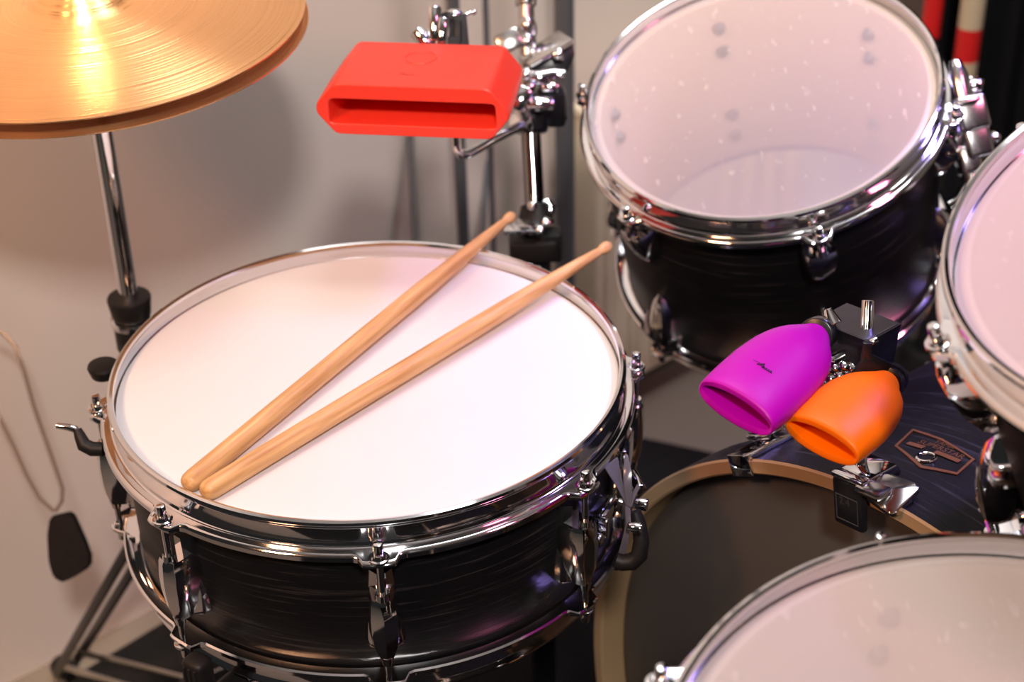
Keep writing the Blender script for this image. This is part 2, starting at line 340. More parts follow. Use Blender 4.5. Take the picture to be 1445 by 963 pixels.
def drum(name, label, cat, c, n, R, D, lugs, batter, reso, top_lug, bot_lug, base_plate, shell=None, inner=None, group=None, double=False, legs=0, plate=True):
    c = Vector(c); n = Vector(n).normalized()
    q = Vector((0, 0, 1)).rotation_difference(n)
    # keep azimuth zero on the projected world X axis
    x = (Vector((1, 0, 0)) - n * n.x).normalized(); y = n.cross(x)
    q = Matrix((x, y, n)).transposed().to_quaternion()
    root = thing(name, label, cat, c - n * D, group, q)
    Z = D            # batter bead plane in local z
    rs = R - 0.0065  # shell outer radius
    H = 0.020
    m = ring_mesh([(rs, Z - .016), (rs, .016), (rs - .001, .0145), (rs - .006, .0145), (rs - .007, .016), (rs - .007, Z - .016), (rs - .006, Z - .0145), (rs - .001, Z - .0145)], 200)
    sh = m.obj('shell', [shell or shellm, inner or innerwood], root)
    for p_ in sh.data.polygons:
        rr = Vector((p_.center.x, p_.center.y)).length
        if rr < rs - .003: p_.material_index = 1
    zh = Z - .0095
    disc_mesh([(0, zh), (R * .5, zh), (rs - .012, zh), (rs - .006, zh - .0002), (rs - .003, zh - .0010), (rs - .0005, zh - .0026), (rs + .0014, zh - .0040), (rs + .0022, zh - .0044)]).obj('batter_head', batter, root)
    ring_mesh([(rs + .0004, Z - .0136), (rs + .0022, Z - .0136), (rs + .0024, Z - .015), (rs + .0024, Z - .0225), (rs + .0006, Z - .0225)], 160).obj('head_flesh_hoop', chrome2, root)
    zb = .0095
    disc_mesh([(0, zb), (R * .5, zb), (rs - .008, zb), (rs - .0005, zb + .006), (rs + .0012, zb + .010)]).obj('resonant_head', reso, root)
    hoop_mesh(R, lugs, Z, 1).obj('hoop', chrome, root)
    hoop_mesh(R - .001, lugs, 0, -1).obj('hoop', chrome, root)
    rr = R + .0098
    for a in lugs:
        er, et, ez = rad_ax(a)
        if double:
            m = MB(); lug_loft(m, a, rs, [(Z + zz, hw, dp, rg) for zz, hw, dp, rg in top_lug])
            lug = m.obj('lug', chrome, root)
            if plate:
                m = MB(); zc = Z + (top_lug[0][0] + top_lug[-1][0]) / 2
                hh = abs(top_lug[0][0] - top_lug[-1][0]) / 2
                rings = []
                for zz, hw in [(-hh * 1.02, .0115), (-hh * .9, .0130), (-hh * .3, .0118), (hh * .3, .0095), (hh * 1.0, .0090), (hh * 1.5, .0078)]:
                    rings.append([er * (rs + o_) + et * s_ * hw + ez * (zc + zz) for s_, o_ in [(-1, -.001), (-.92, .0035), (-.4, .008), (.4, .008), (.92, .0035), (1, -.001)]])
                m.loft(rings); m.obj('lug_base', chrome, lug)
            m = MB(); rod_mesh(m, a, rr, Z - H - .0012, Z + top_lug[0][0] - .004); m.obj('tension_rod', chrome, lug)
            m = MB(); rod_mesh(m, a, rr, H + .0012, Z + top_lug[-1][0] + .003, -1); m.obj('tension_rod', chrome, lug)
            m = MB(); m.cyl(er * rr + ez * (Z + top_lug[0][0] + .004), er * rr + ez * (Z + top_lug[0][0] - .002), .0042, .0052, seg=16); m.obj('swivel_nut', chrome, lug); m = MB(); m.cyl(er * rr + ez * (Z + top_lug[-1][0] - .005), er * rr + ez * (Z + top_lug[-1][0] + .002), .0034, .0045, seg=16)
            m.obj('swivel_nut', chrome, lug)
        else:
            for s_, prof, z00 in ((1, top_lug, Z), (-1, bot_lug, 0)):
                m = MB(); lug_loft(m, a, rs, [(z00 + s_ * zz, hw, dp, rg) for zz, hw, dp, rg in prof])
                # upright ear plate against the shell
                m.loft([[er * (rs + o_) + et * w_ * hw + ez * (z00 + s_ * zz) for w_, o_ in [(-1, -.001), (-.9, .004), (.9, .004), (1, -.001)]] for zz, hw in [(prof[0][0] + .016, .0125), (prof[0][0], .0135), (prof[0][0] - .004, .0125)]])
                lug = m.obj('lug', chrome, root)
                m = MB(); rod_mesh(m, a, rr, z00 - s_ * (H + .0012), z00 + s_ * (prof[0][0] - .004), s_); m.obj('tension_rod', chrome, lug)
                m = MB(); m.cyl(er * rr + ez * (z00 + s_ * (prof[0][0] + .005)), er * rr + ez * (z00 + s_ * (prof[0][0] - .002)), .0045, .0055, seg=16); m.obj('swivel_nut', chrome, lug)
                # the two mounting screws seen inside the shell
                for q_ in (.008, -.020):
                    m = MB(); zc = z00 + s_ * (prof[0][0] - .012 + q_)
                    m.cyl(er * (rs - .0068) + ez * zc, er * (rs - .0130) + ez * zc, .0064, .0040, seg=14, rim=.0005)
                    m.obj('mounting_screw', darkgrey, lug)
    return root
rad = math.radians
VZ = Vector((0, 0, 1))
SN_C = Vector((-.103, .964, .649)); SN_D = .148
snare_lug = [(-.053, .0078, .0195, .0015), (-.056, .0088, .0205, .0022), (-.068, .0100, .0215, .0025), (-.080, .0100, .0215, .0025), (-.092, .0085, .0210, .0022), (-.101, .0055, .0195, .0015), (-.104, .0048, .0185, .001)]
snare = drum('snare_drum', 'snare drum with white coated head, black wood shell and chrome hoops carrying two drumsticks', 'snare drum',
             SN_C, (0, 0, 1), .184, SN_D, [rad(a) for a in (-130, -85, -40, 5, 50, 95, 140, -174.5)], whitehead, film('snare_side_film', (.8, .8, .8), .5, .18, scuff=False),
             snare_lug, None, True, double=True)
# vent hole grommet and side details of the snare (local coordinates: z up from the base)
def sn(a, r_, z): a = rad(a); return Vector((r_ * math.cos(a), r_ * math.sin(a), SN_D + z))
def snz(px, py, z): return at_z(px, py, z) - (SN_C - Vector((0, 0, SN_D)))
m = MB()   # snare strainer at the right: bracket, post and screws
ax = lambda a: (rad_ax(rad(a))[1], rad_ax(rad(a))[0], Vector((0, 0, 1)))
m.box(sn(-14, .183, -.075), (.034, .014, .070), ax(-14), .003)
m.box(sn(-29, .186, -.070), (.026, .014, .013), ax(-29), .003); m.box(sn(-33, .188, -.072), (.004, .018, .015), ax(-33), .001); m.box(sn(-26, .188, -.072), (.004, .018, .016), ax(-26), .001)
m.cyl(sn(-35, .182, -.077), sn(-35, .196, -.077), .0042, .004, rim=.0008)
st = m.obj('strainer', chrome, snare)
for a_, b_, ra_, rb_ in (((886, 743), (906, 747), .0034, .0038), ((893, 710), (914, 713), .0038, .0046), ((893, 668), (904, 692), .0036, .0042)):
    m = MB(); m.cyl(snz(*a_, .590), snz(*b_, .590), ra_, rb_, rim=.001); m.obj('strainer_screw', chrome, st)
m = MB(); m.tube([snz(*p) for p in ((896, 722, .590), (902, 740, .582), (905, 764, .571), (902, 784, .561), (892, 793, .556), (878, 794, .555), (868, 790, .557))], .006, seg=14, rs=[.0042, .0050, .0056, .0060, .0062, .006, .005]); m.obj('throw_lever', rubber, st)
m = MB()   # plastic strap holding the snare wires, loose ends spread like a fan
def ribbon(pts, w_):
    rings = []
    for (px, py, z), (wx, wy) in zip(pts, w_):
        p = snz(px, py, z); q = snz(px + wx, py + wy, z)
        t_ = Vector((.0004, -.0004, 0)); rings.append([p + t_, q + t_, q - t_, p - t_])
    m.loft(rings)
ribbon([(884, 714, .600), (872, 690, .612), (853, 660, .624)], [(3, 0), (7, -4), (18, -14)])
ribbon([(884, 714, .600), (881, 690, .612), (880, 664, .622), (883, 642, .628)], [(5, 0), (10, 0), (10, 0), (2, 0)])
ribbon([(886, 714, .600), (892, 698, .607), (900, 684, .612)], [(4, 2), (4, 2), (3, 2)])
ribbon([(882, 710, .600), (884, 740, .588), (877, 770, .570), (866, 805, .540)], [(7, 0), (5, 0), (8, 0), (9, 0)])
m.obj('snare_strap', plasticfilm, snare)

# cloth mesh for drumsticks
def drumstick(name, label, butt, thr, L_, mat, group):
    butt, thr = Vector(butt), Vector(thr); d = (thr - butt).normalized()
    q = d.to_track_quat('Z', 'Y')
    m = MB(); prof = [(.0001, 0), (.0035, .0003), (.0056, .0016), (.0068, .0042), (.0072, .009), (.0072, L_ * .62), (.0069, L_ * .70), (.0060, L_ * .80), (.0048, L_ * .89), (.0037, L_ * .955), (.0032, L_ - .016),
                          (.0033, L_ - .013), (.0042, L_ - .0105), (.0047, L_ - .007), (.0044, L_ - .0035), (.0028, L_ - .0008), (.0001, L_)]
    m.lathe((0, 0, 0), (0, 0, 1), prof, 28)
    o = m.obj(name, mat, angle=60); o.location = butt; o.rotation_mode = 'QUATERNION'; o.rotation_quaternion = q
    tag(o, label, 'drumstick', group); return o
hz = SN_C.z - .0095
drumstick('drumstick', 'wooden drumstick on the snare whose tip points at the percussion stand pole', at_z(262, 686, hz + .0073), at_z(692, 330, SN_C.z + .0062), .408, stick_mat('hickory_upper', 0), 'crossed drumsticks')
drumstick('drumstick', 'wooden drumstick on the snare whose tip reaches toward the rack tom', at_z(286, 697, hz + .0073), at_z(800, 383, SN_C.z + .0062), .409, stick_mat('hickory_lower', 3), 'crossed drumsticks')

tom_top = [(-.040, .0130, .0195, .001), (-.0435, .0140, .0205, .0012), (-.050, .0138, .0200, .0015), (-.062, .0128, .017, .002), (-.074, .0100, .0125, .002), (-.084, .0058, .008, .001), (-.090, .0015, .003, .0005)]
t1f = film('tom_film', (.90, .85, .80), .38, .15)
T1n = Vector((-.2, -.32, .926)).normalized(); T1c = Vector((.213, 1.247, .731))
tom1 = drum('rack_tom', 'black rack tom with hazy see-through head, behind the purple and orange blocks', 'tom', T1c, T1n, .15, .225,
            [rad(a) for a in (-140, -80.5, -19, 41, 101, 161)], t1f, film('tom_reso_film', (.20, .14, .55), .16, .15, scuff=False), tom_top, tom_top, False, group=None)  # violet of the stage light is put into the bottom film's colour
T2n = Vector((-.355, -.083, .931)).normalized(); T2c = Vector((.364, .674, .911))
t2f = film('tom_film_pink', (.80, .70, .71), .72, .158)
tom2 = drum('rack_tom', 'black rack tom with pinkish hazy head cut off by the right edge of the photo', 'tom', T2c, T2n, .158, .185,
            [rad(a) for a in (180, -120, -60, 0, 60, 120)], t2f, film('tom_reso_film_b', (.7, .5, .5), .45, .158, scuff=False), tom_top, tom_top, False, group=None)
FTn = Vector((.09, -.09, .99)).normalized(); FTc = Vector((.238, .444, .732))
ftf = film('floor_tom_film', (.74, .67, .65), .72, .19)
ftom = drum('floor_tom', 'floor tom with creamy hazy head and chrome hoop at the lower right corner', 'floor tom', FTc, FTn, .19, .30,
            [rad(a) for a in (150, 195, 240, 285, 330, 15, 60, 105)], ftf, film('floor_tom_reso', (.6, .55, .5), .5, .19, scuff=False), tom_top, tom_top, False)
for a in (25, 145, 265):   # floor tom legs
    er, et, ez = rad_ax(rad(a)); m = MB(); rb = .206; base = FTc - FTn * .30
    m.box(er * .193 + ez * .12, (.022, .024, .05), (et, er, ez), .004); lb = m.obj('leg_bracket', chrome, ftom)
    m = MB(); m.tube([er * rb + ez * .18, er * rb + ez * .0, er * rb + ez * -.30, er * (rb + .012) + ez * -.37, er * (rb + .035) + ez * -.405], .0055); lg = m.obj('leg', chrome, ftom)
    m = MB(); m.cyl(er * (rb + .034) + ez * -.398, er * (rb + .044) + ez * -.416, .011, .012, rim=.002); m.obj('rubber_foot', rubber, lg)

# bass drum, lying on its side; local z = axis pointing to the batter side
BR = .319; BC = Vector((.252, .776, BR + .003)); Bn = Vector((-.807, -.590, 0)).normalized(); BD = .46
bx = Vector((0, 0, 1)).cross(Bn).normalized(); by = Vector((0, 0, 1))    # local x horizontal, local y up
bq = Matrix((bx, by, Bn)).transposed().to_quaternion()
bass = thing('bass_drum', 'black wooden bass drum with smoky grey head and maple edged hoop, lying on its side', 'bass drum', BC, None, bq)
def bl(p): return bq.inverted() @ (Vector(p) - BC)
rs = BR - .013
def bass_hoop(z0, s):
    m = ring_mesh([(BR, z0), (BR - .0015, z0 + s * .0015), (BR - .010, z0 + s * .0015), (BR - .0115, z0), (BR - .0115, z0 - s * .042), (BR, z0 - s * .042)], 220)
    o = m.obj('hoop', [maple, bassm], bass)
    for p_ in o.data.polygons:
        if Vector((p_.center.x, p_.center.y)).length > BR - .0006: p_.material_index = 1
bass_hoop(0, 1); bass_hoop(-BD, -1)
m = ring_mesh([(rs, -.024), (rs, -BD + .024), (rs - .008, -BD + .024), (rs - .008, -.024)], 220); m.obj('shell', bassm, bass)
disc_mesh([(0, -.016), (.15, -.016), (rs - .014, -.016), (rs - .006, -.018), (rs - .0005, -.022), (rs + .001, -.034)]).obj('batter_head', bassfilm, bass)
disc_mesh([(0, -BD + .016), (.15, -BD + .016), (rs - .004, -BD + .018), (rs + .001, -BD + .034)]).obj('resonant_head', bassfilm, bass)
for z_ in (-.044, -BD + .044):
    ring_mesh([(rs, z_ + .003), (rs + .005, z_ + .003), (rs + .0055, z_), (rs + .005, z_ - .003), (rs, z_ - .003)], 200).obj('head_flesh_hoop', chrome, bass)
def bass_claw(a, i):
    er, et, ez = rad_ax(a); cz = -BD * i
    s_ = 1 if i == 0 else -1
    m = MB()
    m.box(er * (BR + .002) + ez * (cz - s_ * .018), (.024, .004, .044), (et, er, ez), .0012)
    m.box(er * (BR - .004) + ez * (cz + s_ * .003), (.022, .016, .003), (et, er, ez), .001)
    m.prism([(-.012, 0), (.012, 0), (.009, .016), (-.009, .016)], er * (BR + .009) + ez * (cz - s_ * .036), (et, er, ez), .006, .001)
    o = m.obj('claw', chrome, bass)
    m = MB(); m.cyl(er * (BR + .009) + ez * (cz - s_ * .018), er * (BR + .009) + ez * (cz - s_ * .090), .003, seg=12)
    m.cyl(er * (BR + .009) + ez * (cz - s_ * .018), er * (BR + .009) + ez * (cz - s_ * .024), .0065, .005, seg=16, rim=.0008)
    m.tube([er * (BR + .009) + et * (-.011 + .022 * k / 6) + ez * (cz - s_ * (.020 - .003 * math.sin(PI * k / 6))) for k in range(7)], .0024)
    m.obj('tension_rod', chrome, o)
    m = MB()
    prof = [(-.040, .0125, .020), (-.043, .0148, .0245), (-.075, .0148, .0245), (-.112, .0135, .021), (-.120, .007, .012)]
    m.loft([[er * (rs + q_) + et * p_ + ez * (cz + s_ * zz) for p_, q_ in [(-hw, -.001), (-hw, d_ * .6), (-hw * .5, d_), (hw * .5, d_), (hw, d_ * .6), (hw, -.001)]] for zz, hw, d_ in prof])
    m.obj('lug', chrome2, bass)
p0 = bl(at(1052, 664, 1.12)); a0 = math.atan2(p0.y, p0.x)
for k in range(8):
    a = a0 + k * PI / 4
    if k in (7,): continue   # next lug sits under the toms' mount, hidden
    bass_claw(a, 0); bass_claw(a, 1)
# badge with vent ring, on the shell
def cyl_hit(px, py, rr):
    o = bl(Vector((0, 0, CAMZ))); d = bl(at(px, py, 1)) - o
    A_ = d.x ** 2 + d.y ** 2; B_ = 2 * (o.x * d.x + o.y * d.y); C_ = o.x ** 2 + o.y ** 2 - rr * rr
    t = (-B_ - math.sqrt(B_ * B_ - 4 * A_ * C_)) / (2 * A_); p = o + d * t
    return math.atan2(p.y, p.x), p.z
corners = [(1262, 629), (1288, 605), (1330, 619), (1376, 648), (1351, 670), (1298, 660)]
ch = [cyl_hit(px, py, rs + .001) for px, py in corners]
ac = sum(c_[0] for c_ in ch) / 6; zc = sum(c_[1] for c_ in ch) / 6
def onshell(a_, z_, h=.0): return Vector(((rs + h) * math.cos(a_), (rs + h) * math.sin(a_), z_))
def wrap_poly(loop_o, loop_i, h):
    m = MB(); n = len(loop_o)
    vo = [m.b.verts.new(onshell(a_, z_, h)) for a_, z_ in loop_o]; vi = [m.b.verts.new(onshell(a_, z_, h)) for a_, z_ in loop_i]
    wo = [m.b.verts.new(onshell(a_, z_, -.0003)) for a_, z_ in loop_o]; wi = [m.b.verts.new(onshell(a_, z_, -.0003)) for a_, z_ in loop_i]
    for i in range(n):
        j = (i + 1) % n
        m.b.faces.new((vo[i], vo[j], vi[j], vi[i])); m.b.faces.new((wo[i], wo[j], vo[j], vo[i])); m.b.faces.new((wi[i], wi[j], vi[j], vi[i]))
    return m
def densify(lp, k=6):
    out = []
    for i in range(len(lp)):
        a_, b_ = lp[i], lp[(i + 1) % len(lp)]
        out += [(lerp(a_[0], b_[0], t / k), lerp(a_[1], b_[1], t / k)) for t in range(k)]
    return out
lo = densify(ch); li = [(ac + (a_ - ac) * .93, zc + (z_ - zc) * .86) for a_, z_ in lo]
m = wrap_poly(lo, li, .0009); badge = m.obj('badge', copper, bass)
rg = cyl_hit(1307, 645, rs + .001); e_r, e_t, e_z = rad_ax(rg[0]); cpos = onshell(rg[0], rg[1], .0005)
m = MB(); m.tube([cpos + (e_t * math.cos(t) + e_z * math.sin(t)) * .0062 for t in [2 * PI * k / 32 for k in range(33)]], .0013, seg=8); m.obj('vent_ring', chrome, badge)
# long direction of the badge on the shell runs around the drum
s_dir = 1 if ch[3][0] > ch[0][0] else -1
zs = 1 if ch[1][1] > ch[5][1] else -1
band = [(lerp(ch[0][0], ch[3][0], .08), zc), (lerp(ch[0][0], ch[3][0], .88), zc)]
m = MB()
for q0, q1 in ((.08, .34), (.52, .90)):
    n_ = 8
    for k in range(n_):
        aa, ab = lerp(ch[0][0], ch[3][0], lerp(q0, q1, k / n_)), lerp(ch[0][0], ch[3][0], lerp(q0, q1, (k + 1) / n_))
        z1_, z2_ = zc - .0022, zc + .0022
        f = [m.b.verts.new(onshell(x_, y_, .0008)) for x_, y_ in ((aa, z1_), (ab, z1_), (ab, z2_), (aa, z2_))]; m.b.faces.new(f)
m.obj('badge_band', copper, badge)
def text_mesh(txt, size, mat, parent, fn, name='lettering', th=.0001, shear=0):
    cu = bpy.data.curves.new('t', 'FONT'); cu.body = txt; cu.size = size; cu.align_x = 'CENTER'; cu.align_y = 'CENTER'; cu.extrude = 0; cu.shear = shear; cu.resolution_u = 2
    t = bpy.data.objects.new('t', cu); C.objects.link(t)
    bpy.context.view_layer.update(); dg = bpy.context.evaluated_depsgraph_get()
    me = bpy.data.meshes.new_from_object(t.evaluated_get(dg)); bpy.data.objects.remove(t)
    for v in me.vertices: v.co = fn(v.co.copy())
    me.materials.append(mat); me.name = name
    o = bpy.data.objects.new(name, me); C.objects.link(o)
    if parent: o.parent = parent
    return o
for txt, sz_, off, along in (('TAMA', .0062, .0118, 0.0), ('SUPERSTAR', .0075, .0058, .002)):
    text_mesh(txt, sz_, copper, badge, lambda v, off=off, along=along: onshell(ac + s_dir * (v.x + along) / rs, zc + zs * (v.y + off), .0007))

# ------------------------------------------------------------------ hi-hat
HC = Vector((-.318, 1.165, .838)); Hn = Vector((-.01, -.07, 1)).normalized()
HB = Vector((-.345, 1.20, 0))
# the tube leans a little; lower end chosen where the clamp stands
pj = at(187, 452, 1); dj = (pj - Vector((0, 0, CAMZ))); tj = 1.17 / dj.y; HK = Vector((0, 0, CAMZ)) + dj * tj     # clamp point
pdir = (HC - HK).normalized(); HF = Vector((HK.x, HK.y, 0))
stand = thing('hi_hat_stand', 'chrome hi-hat stand with black clamp and folding legs behind the snare', 'cymbal stand', (HF.x, HF.y, 0))
def hl(p): return Vector(p) - stand.location
m = MB(); m.cyl(hl(HK), hl(HC - pdir * .035), .0082, seg=28); m.cyl(hl(HC - pdir * .035), hl(HC + pdir * .14), .0034, seg=16); m.cyl(hl(HC - pdir * .05), hl(HC - pdir * .033), .011, .013, rim=.002)
m.obj('upper_tube', chrome, stand)
m = MB(); m.cyl(hl(HF + VZ * .06), hl(HK), .0100, seg=28); m.obj('lower_tube', rubber, stand)
m = MB(); m.cyl(hl(HK + pdir * .004), hl(HK + pdir * .024), .0165, .0185, rim=.002); m.cyl(hl(HK - pdir * .028), hl(HK - pdir * .002), .0165, rim=.002); m.box(hl(HK + Vector((.017, -.004, -.010))), (.016, .016, .022), bev=.003)
cl = m.obj('clamp', rubber, stand)
m = MB(); m.cyl(hl(HK - pdir * .003), hl(HK + pdir * .003), .0185, rim=.0008)
m.cyl(hl(HK + Vector((.012, -.012, -.0))), hl(HK + Vector((.040, -.016, .006))), .004, rim=.0008)
m.box(hl(HK + Vector((.034, -.016, .010))), (.006, .008, .020), bev=.002); m.sphere(hl(HK + Vector((.050, -.006, .020))), .006); m.cyl(hl(HK + Vector((.036, -.012, .006))), hl(HK + Vector((.050, -.006, .018))), .0035)
m.obj('wing_bolt', chrome, cl)
# round black rubber knob on the tube, seen left of the snare
kn = at(150, 522, 1.22)
m = MB(); m.cyl(hl(kn + Vector((-.002, 0, -.006))), hl(kn + Vector((-.002, 0, .006))), .0105, .012, rim=.003); m.cyl(hl(kn), hl(kn + Vector((.03, .0, -.012))), .006)
m.obj('knob', rubber, stand)
footL = at_z(92, 944, .012); hubz = .37
for k, ft in enumerate((footL, Vector((HF.x + .24, HF.y - .20, .012)), Vector((HF.x + .16, HF.y + .24, .012)))):
    hub = HF + VZ * hubz; side = (Vector((ft.x, ft.y, 0)) - Vector((hub.x, hub.y, 0))).normalized(); tg_ = Vector((-side.y, side.x, 0))
    m = MB()
    for s_ in (-1, 1):
        a_, b_ = hub + tg_ * s_ * .018, ft + tg_ * s_ * .014
        d_ = (b_ - a_); x_ = tg_; z_ = d_.normalized(); y_ = z_.cross(x_)
        m.box(hl((a_ + b_) / 2), (.0035, .011, d_.length), (x_, y_, z_), .001)
    lg = m.obj('leg', chrome2 if k else blackmetal, stand)
    m = MB(); mid = hub + (ft - hub) * .93; low = HF + VZ * .13
    for s_ in (-1, 1):
        a_, b_ = low + tg_ * s_ * .017, mid + tg_ * s_ * .014; d_ = b_ - a_; z_ = d_.normalized(); y_ = z_.cross(tg_)
        m.box(hl((a_ + b_) / 2), (.003, .009, d_.length), (tg_, y_, z_), .001)
    m.obj('brace', chrome2, lg)
    m = MB(); m.cyl(hl(ft - side * .012), hl(ft + side * .014), .011, .012, rim=.003); m.obj('rubber_foot', rubber, lg)
for z_, nm in ((hubz, 'collar'), (.13, 'collar')):
    m = MB(); m.cyl(hl(HF + VZ * (z_ - .015)), hl(HF + VZ * (z_ + .015)), .019, rim=.003); m.obj(nm, blackmetal, stand)
m = MB(); m.box(hl(Vector((HF.x + .06, HF.y - .17, .026))), (.085, .26, .012), (Vector((.97, .24, 0)), Vector((-.24, .97, 0)), Vector((0, 0, 1))), .004)
for k in range(7): m.box(hl(Vector((HF.x + .06 + (k - 3) * .0, HF.y - .27 + k * .032, .034))), (.07, .010, .005), (Vector((.97, .24, 0)), Vector((-.24, .97, 0)), Vector((0, 0, 1))), .001)
m.obj('footboard', blackmetal, stand)
def cymbal(name, label, c, n, flip):
    Rm = .168; s_ = -1 if flip else 1
    prof = [(.004, .031), (.012, .0305), (.022, .028), (.031, .023), (.037, .0175), (.040, .0150), (.046, .0138)] + [(lerp(.05, Rm, t / 20), .0135 * (1 - (t / 20) ** 1.7)) for t in range(21)]
    top = prof + [(Rm, -.0009)]; bot = [(r_, z_ - .0010) for r_, z_ in prof[:-1]][::-1]
    m = ring_mesh([(r_, s_ * z_) for r_, z_ in top + bot], 220)
    q = Vector((0, 0, 1)).rotation_difference(n)
    o = m.obj(name, bronze, angle=50); o.location = c; o.rotation_mode = 'QUATERNION'; o.rotation_quaternion = q
    return tag(o, label, 'cymbal', 'hi-hat cymbals')
cymbal('hi_hat_cymbal', 'upper bronze hi-hat cymbal with ringed grooves, on top of the pair', HC, Hn, False)
cymbal('hi_hat_cymbal', 'lower bronze hi-hat cymbal, only its rim visible below the upper one', HC - Hn * .0125 + Vector((.001, .0, 0)), Hn, True)

# ------------------------------------------------------------------ snare stand (arms with rubber grips)
sst = thing('snare_stand', 'snare stand with black rubber tipped arms cradling the snare drum from below', 'drum stand', (SN_C.x, SN_C.y, 0))
def sl(p): return Vector(p) - sst.location
zb = SN_C.z - SN_D
hubp = Vector((SN_C.x, SN_C.y, zb - .10))
m = MB(); m.cyl(sl((SN_C.x, SN_C.y, .10)), sl(hubp), .011, seg=24); m.cyl(sl(hubp - Vector((0, 0, .02))), sl(hubp + Vector((0, 0, .02))), .02, rim=.003); m.obj('pole', chrome, sst)
for a in (-122, 32, 105):
    er, et, ez = rad_ax(rad(a)); rim = .2035
    base = hubp + er * .02; e1 = Vector((SN_C.x, SN_C.y, zb - .022)) + er * (rim - .012); e2 = Vector((SN_C.x, SN_C.y, zb - .015)) + er * rim; e3 = Vector((SN_C.x, SN_C.y, zb + .040)) + er * (rim + .003)
    m = MB(); m.box(sl((base + e1) / 2), (.012, .006, (e1 - base).length), (et, (e1 - base).normalized().cross(et), (e1 - base).normalized()), .001); ar = m.obj('arm', chrome2, sst)
    m = MB()
    if a == -122:
        m.box(sl(lerp(e2, e3, .42) + er * .004), (.018, .016, .052), (et, er, ez), .005, 3)
        for k in (-1, 0, 1): m.box(sl(lerp(e2, e3, .42) + er * .0115 + et * k * .0045), (.0022, .003, .044), (et, er, ez), .0008)
        m.cyl(sl(e1 - er * .02 + ez * .002), sl(e1 + er * .012 + ez * .002), .012, .013, rim=.003)
    else:
        e4 = Vector((SN_C.x, SN_C.y, 0)) + er * (rim + .012)
        pts = [e1, e4 - er * .004 + ez * (zb - .012), e4 + er * .001 + ez * (zb + .004), e4 + er * .002 + ez * (zb + .030), e4 + er * .001 + ez * (zb + .058), e4 - er * .003 + ez * (zb + .074)]
        m.tube([sl(p) for p in pts], .0075, seg=14, rs=[.006, .0070, .0074, .0070, .006, .0045])
    m.obj('rubber_grip', rubber, ar)
for k in range(3):
    a = rad(40 + 120 * k); er = Vector((math.cos(a), math.sin(a), 0)); m = MB(); top = Vector((SN_C.x, SN_C.y, .30)) + er * .012; ft = Vector((SN_C.x, SN_C.y, .014)) + er * .17
    m.cyl(sl(top), sl(ft), .006); lg = m.obj('leg', chrome2, sst); m = MB(); m.cyl(sl(ft - er * .01), sl(ft + er * .012), .011, rim=.003); m.obj('rubber_foot', rubber, lg)
# throw-off lever arm at the left of the snare: chrome rod bent into a black curved holder
m = MB(); l0 = sn(-184, .214, -.050); 
def P_sn(px, py, t): return at(px, py, t) - (SN_C - Vector((0, 0, SN_D)))
m.tube([P_sn(80, 601, 1.12), P_sn(96, 603, 1.12), P_sn(106, 606, 1.12), P_sn(110, 612, 1.12)], .0024, rs=[.0022, .0026, .0028, .0026]); lv = m.obj('butt_lever', chrome, snare)
m = MB(); m.tube([P_sn(109, 606, 1.12), P_sn(113, 616, 1.12), P_sn(118, 628, 1.12), P_sn(130, 634, 1.12), P_sn(146, 634, 1.12)], .006, rs=[.0030, .0042, .0052, .0052, .005]); m.obj('lever_grip', rubber, lv)

# ------------------------------------------------------------------ percussion stand and red block
SP = Vector((.020, 1.30, 0))
pst = thing('percussion_stand', 'chrome and black stand pole with multi clamp behind the red block', 'percussion stand', SP)
def pl_(p): return Vector(p) - SP
T = 1.415
cl0 = at(757, 325, T)
m = MB(); m.cyl(pl_(at(757, 335, T)), pl_(at(747, 150, T)), .0088, seg=24); m.obj('middle_tube', darkened, pst)
m = MB(); m.cyl(pl_(at(746, 150, T)), pl_(at(741, -40, T)), .0072, seg=20); m.cyl(pl_(at(742, 8, T)), pl_(at(742, -20, T)), .0095, rim=.001); m.sphere(pl_(at(744, 62, T)), .0085, (1, 1, 1.3)); m.sphere(pl_(at(744, 42, T)), .0088, (1, 1, 1.5)); m.obj('upper_rod', chrome2, pst)
m = MB(); m.cyl(pl_(cl0), pl_((cl0.x, cl0.y, .06)), .0125, seg=24); m.obj('lower_tube', blackmetal, pst)
m = MB(); m.cyl(pl_(at(757, 318, T)), pl_(at(754, 288, T)), .0165, .0125, rim=.002); m.box(pl_(at(752, 348, T)), (.042, .028, .020), bev=.003); m.box(pl_(at(775, 345, T)), (.022, .02, .028), bev=.003)
cb = m.obj('clamp', rubber, pst)
m = MB(); m.box(pl_(at(737, 320, T - .02)), (.032, .022, .004), bev=.001); m.cyl(pl_(at(757, 325, T - .03)), pl_(at(766, 326, T - .03)), .0052, rim=.001); m.cyl(pl_(at(765, 313, T - .02)), pl_(at(776, 317, T - .02)), .0050, rim=.001)
m.tube([pl_(at(px, py, T)) for px, py in ((765, 288), (773, 284), (778, 292), (774, 304), (764, 312))], .0045); m.sphere(pl_(at(751, 291, T - .015)), .0045)
m.obj('wing_bolt', chrome, cb)
for k in range(3):
    a = rad(75 + 120 * k); er = Vector((math.cos(a), math.sin(a), 0)); m = MB(); ft = er * .2 + Vector((0, 0, .014)); m.cyl(er * .012 + Vector((0, 0, .32)), ft, .006); lg = m.obj('leg', chrome2, pst); m = MB(); m.cyl(ft - er * .01, ft + er * .012, .011, rim=.003); m.obj('rubber_foot', rubber, lg)
